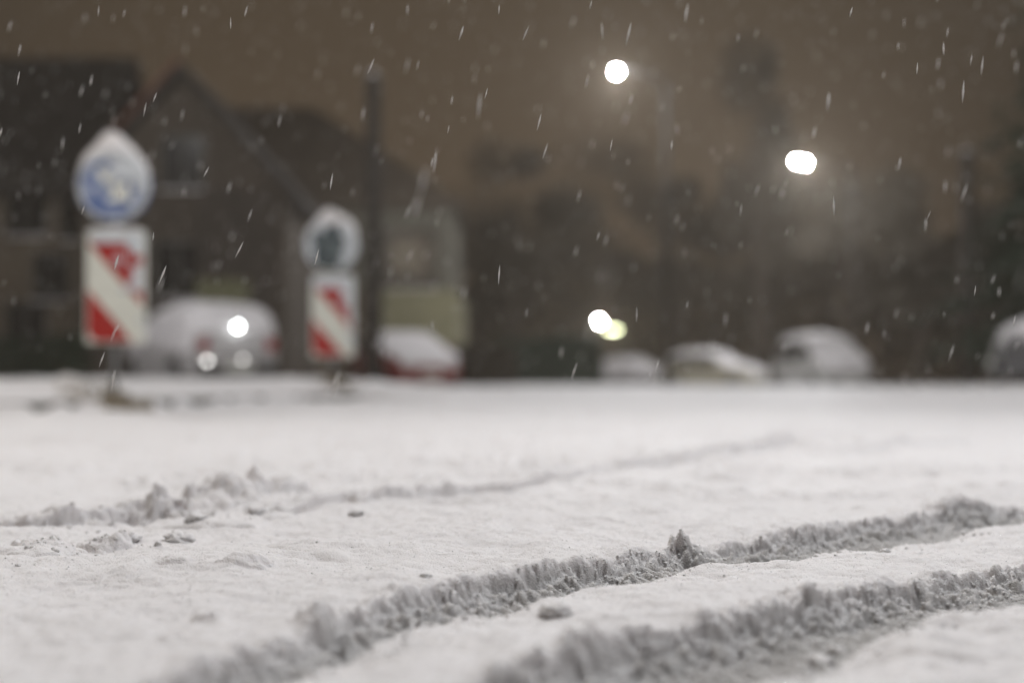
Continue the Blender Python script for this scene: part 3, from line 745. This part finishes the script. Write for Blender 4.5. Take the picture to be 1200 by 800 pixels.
# ------------------------------------------------------------------ houses
ROOF = mat('roof_tile_dark', (.030, .026, .024), .85, noise=.25, nscale=2, bump=.4, bscale=9)
ROOFR = mat('verge_tile_red', (.16, .06, .035), .8, noise=.2)
WALLB = mat('plaster_brown', (.10, .08, .058), .9, noise=.15, nscale=1.2)
WALLG = mat('plaster_grey', (.105, .10, .08), .9, noise=.12, nscale=1.2)
WALLY = mat('plaster_yellow', (.19, .18, .11), .9, noise=.1, nscale=1.2)
TIMB = mat('dark_boards', (.035, .028, .022), .85, noise=.3, nscale=3)
FRAME = mat('window_frame', (.08, .075, .065), .6)
PANE = mat('window_pane', (.012, .013, .014), .15, spec=.5)
def window(parent, x, y, z, w_, h_):
    bm = bmesh.new(); tk = .06
    for s in (-1, 1):
        box(bm, (x + s * (w_ / 2), y - .03, z), (tk, .08, h_ + tk * 2)); 
    for s in (-1, 1): box(bm, (x, y - .032, z + s * (h_ / 2 + tk / 2)), (w_ - tk, .08, tk))
    box(bm, (x, y - .029, z), (tk * .7, .07, h_))
    f = from_bm('window', bm, FRAME, parent)
    bm = bmesh.new(); box(bm, (x, y - .01, z), (w_ - tk, .03, h_)); from_bm('pane', bm, PANE, f)
    bm = bmesh.new(); box(bm, (x, y - .08, z - h_ / 2 - tk - .02), (w_ + .1, .12, .03)); from_bm('sill', bm, SNOWG, f)
def gable_roof_x(bm, x0, x1, y0, y1, ze, zr, th=.12, ov=.35, hip=0):
    ym = (y0 + y1) / 2; k = (zr - ze) / (ym - y0)
    a0, a1 = x0 - ov, x1 + ov; b0, b1 = y0 - ov, y1 + ov; e = ze - k * ov
    v = [bm.verts.new(p) for p in ((a0, b0, e), (a1, b0, e), (a1, b1, e), (a0, b1, e), (a0 + 0, ym, zr), (a1 - hip, ym, zr))]
    u = [bm.verts.new((p.co.x, p.co.y, p.co.z - th)) for p in v]
    for f in ((0, 1, 5, 4), (2, 3, 4, 5), (1, 2, 5), (0, 4, 3)):
        bm.faces.new([v[i] for i in f]) if not (hip == 0 and len(f) == 3) else None
        if not (hip == 0 and len(f) == 3): bm.faces.new([u[i] for i in f[::-1]])
    for a, b in ((0, 1), (1, 2), (2, 3), (3, 0)):
        if hip == 0 and (a, b) in ((1, 2), (3, 0)):
            m_ = 5 if a == 1 else 4
            for p, q_ in ((a, m_), (m_, b)): bm.faces.new((v[p], v[q_], u[q_], u[p]))
        else: bm.faces.new((v[a], v[b], u[b], u[a]))
# house A: long eaves side to the road with a steep cross gable at its right end
d = 32
hA = thing('brown_house', (-10.5, d, 0), 'dark brown house on the left with a long roof and a steep front gable', 'house')
ox = -10.5
xl_, xr_ = -19.0 - ox, -5.4 - ox
bm = bmesh.new(); box(bm, ((xl_ + xr_) / 2, 5.2, 2.3), (xr_ - xl_, 8.6, 5.0))
wa = from_bm('wall', bm, WALLB, hA)
bm = bmesh.new(); gable_roof_x(bm, xl_, X(150, 37) - ox - .2, .9, 9.5, 4.8, 8.6); ra = from_bm('roof', bm, ROOF, hA)
gx = X(214, d) - ox; gzp = Z(84, d); hwid = 2.35; ge = Z(222, d)
bm = bmesh.new(); prism(bm, [(gx - hwid, -.1), (gx + hwid, -.1), (gx + hwid, ge), (gx, gzp - .12), (gx - hwid, ge)], -.05, 5)
from_bm('front_gable', bm, mat('plaster_umber', (.055, .044, .034), .9, noise=.15, nscale=1.2), hA)
bm = bmesh.new(); k = (gzp - ge) / hwid
for s in (-1, 1):
    prism(bm, [(gx, gzp), (gx + s * (hwid + .35), ge - k * .35), (gx + s * (hwid + .35), ge - k * .35 + .16), (gx, gzp + .16)], -.45, 5.2)
from_bm('gable_roof', bm, ROOF, hA)
bm = bmesh.new(); prism(bm, [(gx - .05, gzp + .15), (gx - 1.5, gzp - k * 1.45 + .15), (gx - 1.5, gzp - k * 1.45 + .24), (gx - .05, gzp + .24)], -.5, -.2)
from_bm('verge_tiles', bm, ROOFR, hA)
for px, py, a, b in ((15, 235, .9, 1.3), (80, 240, .9, 1.3), (45, 320, .8, 1.0), (15, 385, .9, 1.2)):
    window(hA, X(px, d) - ox, .9, Z(py, d), a, b)
window(hA, gx - .1, -.05, Z(300, d) - .3, 1.0, 1.2); window(hA, gx, -.05, Z(190, d), .9, 1.1)
bm = bmesh.new(); box(bm, (X(277, d) - ox, -.11, Z(290, d)), (1.75, .06, 2.6)); from_bm('board_cladding', bm, TIMB, hA)
bm = bmesh.new(); box(bm, (X(262, d) - ox, -.12, 1.3), (1.2, .10, 2.2), .02); dr = from_bm('door', bm, mat('door_olive', (.10, .10, .045), .6, noise=.15), hA)
bm = bmesh.new(); box(bm, (X(262, d) - ox + .45, -.2, 1.2), (.03, .06, .14), .008); from_bm('handle', bm, GALV, dr)
# house B
d = 43
hB = thing('grey_house', (X(430, d), d, 0), 'pale grey house behind the pole, hipped roof and yellowish ground floor', 'house')
ox = X(430, d); x0, x1 = X(322, d) - ox, X(530, d) - ox
bm = bmesh.new(); box(bm, ((x0 + x1) / 2, 4.5, Z(230, d) / 2 + 1.4), (x1 - x0, 9, Z(230, d) - 2.8)); from_bm('wall', bm, WALLG, hB)
bm = bmesh.new(); box(bm, (X(492, d) - ox, 4.4, 1.35), (x1 - (X(443, d) - ox), 9.06, 3.0)); from_bm('ground_floor_wall', bm, WALLY, hB)
bm = bmesh.new(); box(bm, ((x0 + X(443, d) - ox) / 2, 4.5, 1.38), (X(443, d) - ox - x0, 8.98, 3.0)); from_bm('garage_wall', bm, WALLB, hB)
bm = bmesh.new(); gable_roof_x(bm, x0 - 2.0, x1, 0, 9, Z(228, d), Z(92, d), hip=5.2); rb = from_bm('roof', bm, mat('roof_slate', (.085, .068, .052), .85, noise=.2, nscale=2), hB)
window(hB, X(481, d) - ox, 0, Z(302, d), 1.6, 1.7); window(hB, X(372, d) - ox, 0, Z(285, d), 1.0, 1.3)

# ------------------------------------------------------------------ trees, hedges
LEAF = mat('dark_twigs', (.045, .038, .028), .9, noise=.35, nscale=.6)
LEAFC = mat('conifer_needles', (.018, .030, .017), .9, noise=.4, nscale=.8)
BARK = mat('bark', (.04, .032, .025), .9, noise=.3, nscale=4)
def leaf_mesh(name, pts, size, m, parent, seed, flat=.5):
    rg = np.random.default_rng(seed); n = len(pts)
    a = rg.normal(size=(n, 3)); a /= np.linalg.norm(a, axis=1, keepdims=True); b = rg.normal(size=(n, 3)); b -= (b * a).sum(1, keepdims=True) * a; b /= np.linalg.norm(b, axis=1, keepdims=True)
    s = size * (.6 + .8 * rg.random((n, 1)))
    v = np.stack([pts - a * s, pts - b * s * flat, pts + a * s, pts + b * s * flat], 1).reshape(-1, 3)
    me = bpy.data.meshes.new(name); me.vertices.add(len(v)); me.vertices.foreach_set('co', v.astype(np.float32).ravel())
    me.loops.add(len(v)); me.loops.foreach_set('vertex_index', np.arange(len(v), dtype=np.int32)); me.polygons.add(n); me.polygons.foreach_set('loop_start', (np.arange(n) * 4).astype(np.int32))
    me.update(calc_edges=True); return link(name, me, m, parent)
def tree(px, d, top_py, wpx, lab, seed, n=7000, base=.25, group='trees beyond the parked cars', m=None, crown_py=None):
    rg = np.random.default_rng(seed); Ht = Z(top_py, d); rad = wpx / 2 / FPX * d
    t = thing('bare_tree', (X(px, d), d, 0), lab, 'tree', group)
    bm = bmesh.new(); zc = Ht * (base + (1 - base) / 2); rz_ = Ht * (1 - base) / 2
    lean = rg.normal(0, .25, 2)
    tube(bm, [(0, 0, -.6), (lean[0] * .3, lean[1] * .3, Ht * .35), (lean[0], lean[1], Ht * .85)], [.022 * Ht + .05, .015 * Ht + .03, .02], 8)
    cl = []
    for k in range(16):
        a = rg.random() * 6.283; e = rg.uniform(-.5, 1); rr = math.sqrt(max(0, 1 - (e * .95) ** 2)) * rg.uniform(.45, .95)
        p = np.array((math.cos(a) * rad * rr, math.sin(a) * rad * rr * .8, zc + rz_ * e * .85)); cl.append(p)
        z0 = Ht * rg.uniform(.18, .45)
        tube(bm, [(lean[0] * .3, lean[1] * .3, z0), tuple(np.array((p[0] * .45, p[1] * .45, z0 + (p[2] - z0) * .6))), tuple(p)], [.05 + .006 * Ht, .04, .012], 5)
    from_bm('trunk', bm, BARK, t, True)
    cl = np.array(cl); ci = rg.integers(0, len(cl), n)
    off = rg.normal(size=(n, 3)); off /= np.linalg.norm(off, axis=1, keepdims=True); off *= (rg.random((n, 1)) ** .45)
    pts = cl[ci] + off * np.array((rad * .38, rad * .38, rz_ * .30)) * rg.uniform(.7, 1.3, (len(cl), 1))[ci]
    pts[:, 2] = np.maximum(pts[:, 2], Ht * base * .6)
    leaf_mesh('crown', pts, .11, m or LEAF, t, seed + 1, .35)
    return t
T = [(600, 56, 172, 190, 'broad dark tree rising right of the grey house'),
     (700, 84, 165, 260, 'wide round tree behind the low distant lamp'),
     (560, 62, 260, 150, 'low tree crown showing beside the right wall of the grey house'),
     (790, 66, 205, 180, 'dim tree between the low distant lamp and the twin headed lamp'),
     (890, 60, 48, 110, 'tall narrow treetop rising left of the twin headed lamp'),
     (905, 62, 205, 160, 'bushy dark tree under the twin headed lamp'),
     (1000, 56, 190, 200, 'large dense tree right of the twin headed lamp'),
     (1075, 58, 280, 130, 'lower tree between the large dense tree and the wooden pole on the right'),
     (1165, 45, 250, 90, 'tree behind the car at the right edge')]
for i, (px, d, tp_, wp, lab) in enumerate(T):
    tree(px, d, tp_, wp, lab, 50 + i * 5, n=11000)
# conifer at the right edge
def conifer(x, y, Ht, rad, lab, seed, n=16000):
    rg = np.random.default_rng(seed); t = thing('spruce_tree', (x, y, 0), lab, 'tree')
    bm = bmesh.new(); tube(bm, [(0, 0, -.1), (0, 0, Ht * .97)], [.2, .02], 8); from_bm('trunk', bm, BARK, t, True)
    z = Ht * (1 - rg.random(n) ** .6 * .9); tier = (np.floor(z / .55) + .5) * .55; fr = (z - tier) / .55
    a = rg.random(n) * 6.283; r = (Ht - z) / Ht * rad * (rg.random(n) ** .5) * (1 - .5 * (fr + .5)) * (1 + .3 * np.sin(a * 5 + tier * 3)) * 1.3
    pts = np.stack([np.cos(a) * r, np.sin(a) * r, z - .25 * r], 1)
    leaf_mesh('crown', pts, .11, LEAFC, t, seed + 1, .3); return t
conifer(X(1295, 20), 20, 9.0, 2.0, 'dark spruce whose boughs reach in at the right edge', 77)
def hedge(x0, x1, y, h, dp, m, lab, seed, n=9000):
    rg = np.random.default_rng(seed); pts = np.stack([rg.uniform(x0, x1, n), y + rg.uniform(-dp, dp, n) / 2, h * (1 - (rg.random(n) ** 1.6))], 1)
    pts[:, 2] *= 1 + .12 * fbm(pts[:, 0], pts[:, 1], .8, 2, seed)
    t = thing('hedge', ((x0 + x1) / 2, y, 0), lab, 'hedge'); pts[:, 0] -= (x0 + x1) / 2; pts[:, 1] -= y
    bm = bmesh.new()
    for k in range(int((x1 - x0) / .5)):
        xx = x0 + .25 + k * .5 - (x0 + x1) / 2; tube(bm, [(xx, 0, -.05), (xx + .05, 0, h * .7)], [.03, .01], 5)
    from_bm('stems', bm, BARK, t); leaf_mesh('foliage', pts, .09, m, t, seed + 1, .5); return t
hedge(X(585, 44), X(705, 44), 44, 1.35, .9, mat('hedge_green', (.022, .042, .030), .9, noise=.3, nscale=2), 'dark green clipped hedge behind the parked cars in the middle', 91)
hedge(X(528, 36), X(604, 36), 36, .95, 1.2, LEAF, 'dark bare shrub just right of the red car', 98, 5000)
hedge(X(-20, 29), X(100, 29), 29, 1.0, .8, LEAFC, 'low dark hedge at the left edge in front of the brown house', 95)
# far rows of houses and trees seen only as a dim mass
rg = np.random.default_rng(12); n = 30000
a = rg.uniform(-60, 70, n); hh = 7.5 + 2.5 * fbm(a, a * 0, .09, 3, 140) + 1.5 * fbm(a, a * 0, .4, 2, 141)
pts = np.stack([a, 92 + rg.uniform(-5, 5, n), hh * (1 - rg.random(n) ** 1.5)], 1)
o = leaf_mesh('distant_wood', pts, .38, LEAF, None, 13, .6); tag(o, 'far wood reading as one dim mass', 'wood', kind='stuff')

# ------------------------------------------------------------------ falling snow
rg = np.random.default_rng(21)
n = 6500
y = .75 + (11.0 - .75) * rg.random(n) ** .62
x = rg.uniform(-1, 1, n) * (.45 * y + .35); z = rg.uniform(.0, 1, n) * (.30 * y + .35)
keep = (z > .24)
y, x, z = y[keep], x[keep], z[keep]; n = len(y)
sz = .0008 + .0009 * rg.random(n) ** 2
FL = bpy.data.materials.new('falling_flake'); FL.use_nodes = True
t = FL.node_tree; b = t.nodes['Principled BSDF']; b.inputs['Base Color'].default_value = (.75, .74, .72, 1); b.inputs['Roughness'].default_value = .8
b.inputs['Emission Strength'].default_value = 0
tl = t.nodes.new('ShaderNodeBsdfTranslucent'); tl.inputs[0].default_value = (.92, .91, .90, 1); ms = t.nodes.new('ShaderNodeMixShader'); ms.inputs[0].default_value = .55
t.links.new(b.outputs[0], ms.inputs[1]); t.links.new(tl.outputs[0], ms.inputs[2]); t.links.new(ms.outputs[0], t.nodes['Material Output'].inputs[0])
o = scatter_mesh('falling_snow', np.column_stack([x, y, z]), sz, (1, 1, 8.5), FL, .5, None, tilt=.22 + .12 * rg.normal(size=n))
tag(o, 'wet snowflakes falling at a slant in the wind', 'falling snow', kind='stuff')

# ------------------------------------------------------------------ haze
bm = bmesh.new(); box(bm, (0, 84.5, 8.5), (326, 235, 21)); 
hz_ = bpy.data.materials.new('haze'); hz_.use_nodes = True; t = hz_.node_tree; t.nodes.clear()
ou = t.nodes.new('ShaderNodeOutputMaterial'); pv = t.nodes.new('ShaderNodeVolumePrincipled'); t.links.new(pv.outputs[0], ou.inputs['Volume'])
pv.inputs['Color'].default_value = (.92, .81, .67, 1); pv.inputs['Density'].default_value = .0014; pv.inputs['Anisotropy'].default_value = .55
o = from_bm('haze', bm, hz_); o['kind'] = 'stuff'; o['label'] = 'thin snowy night haze filling the air'
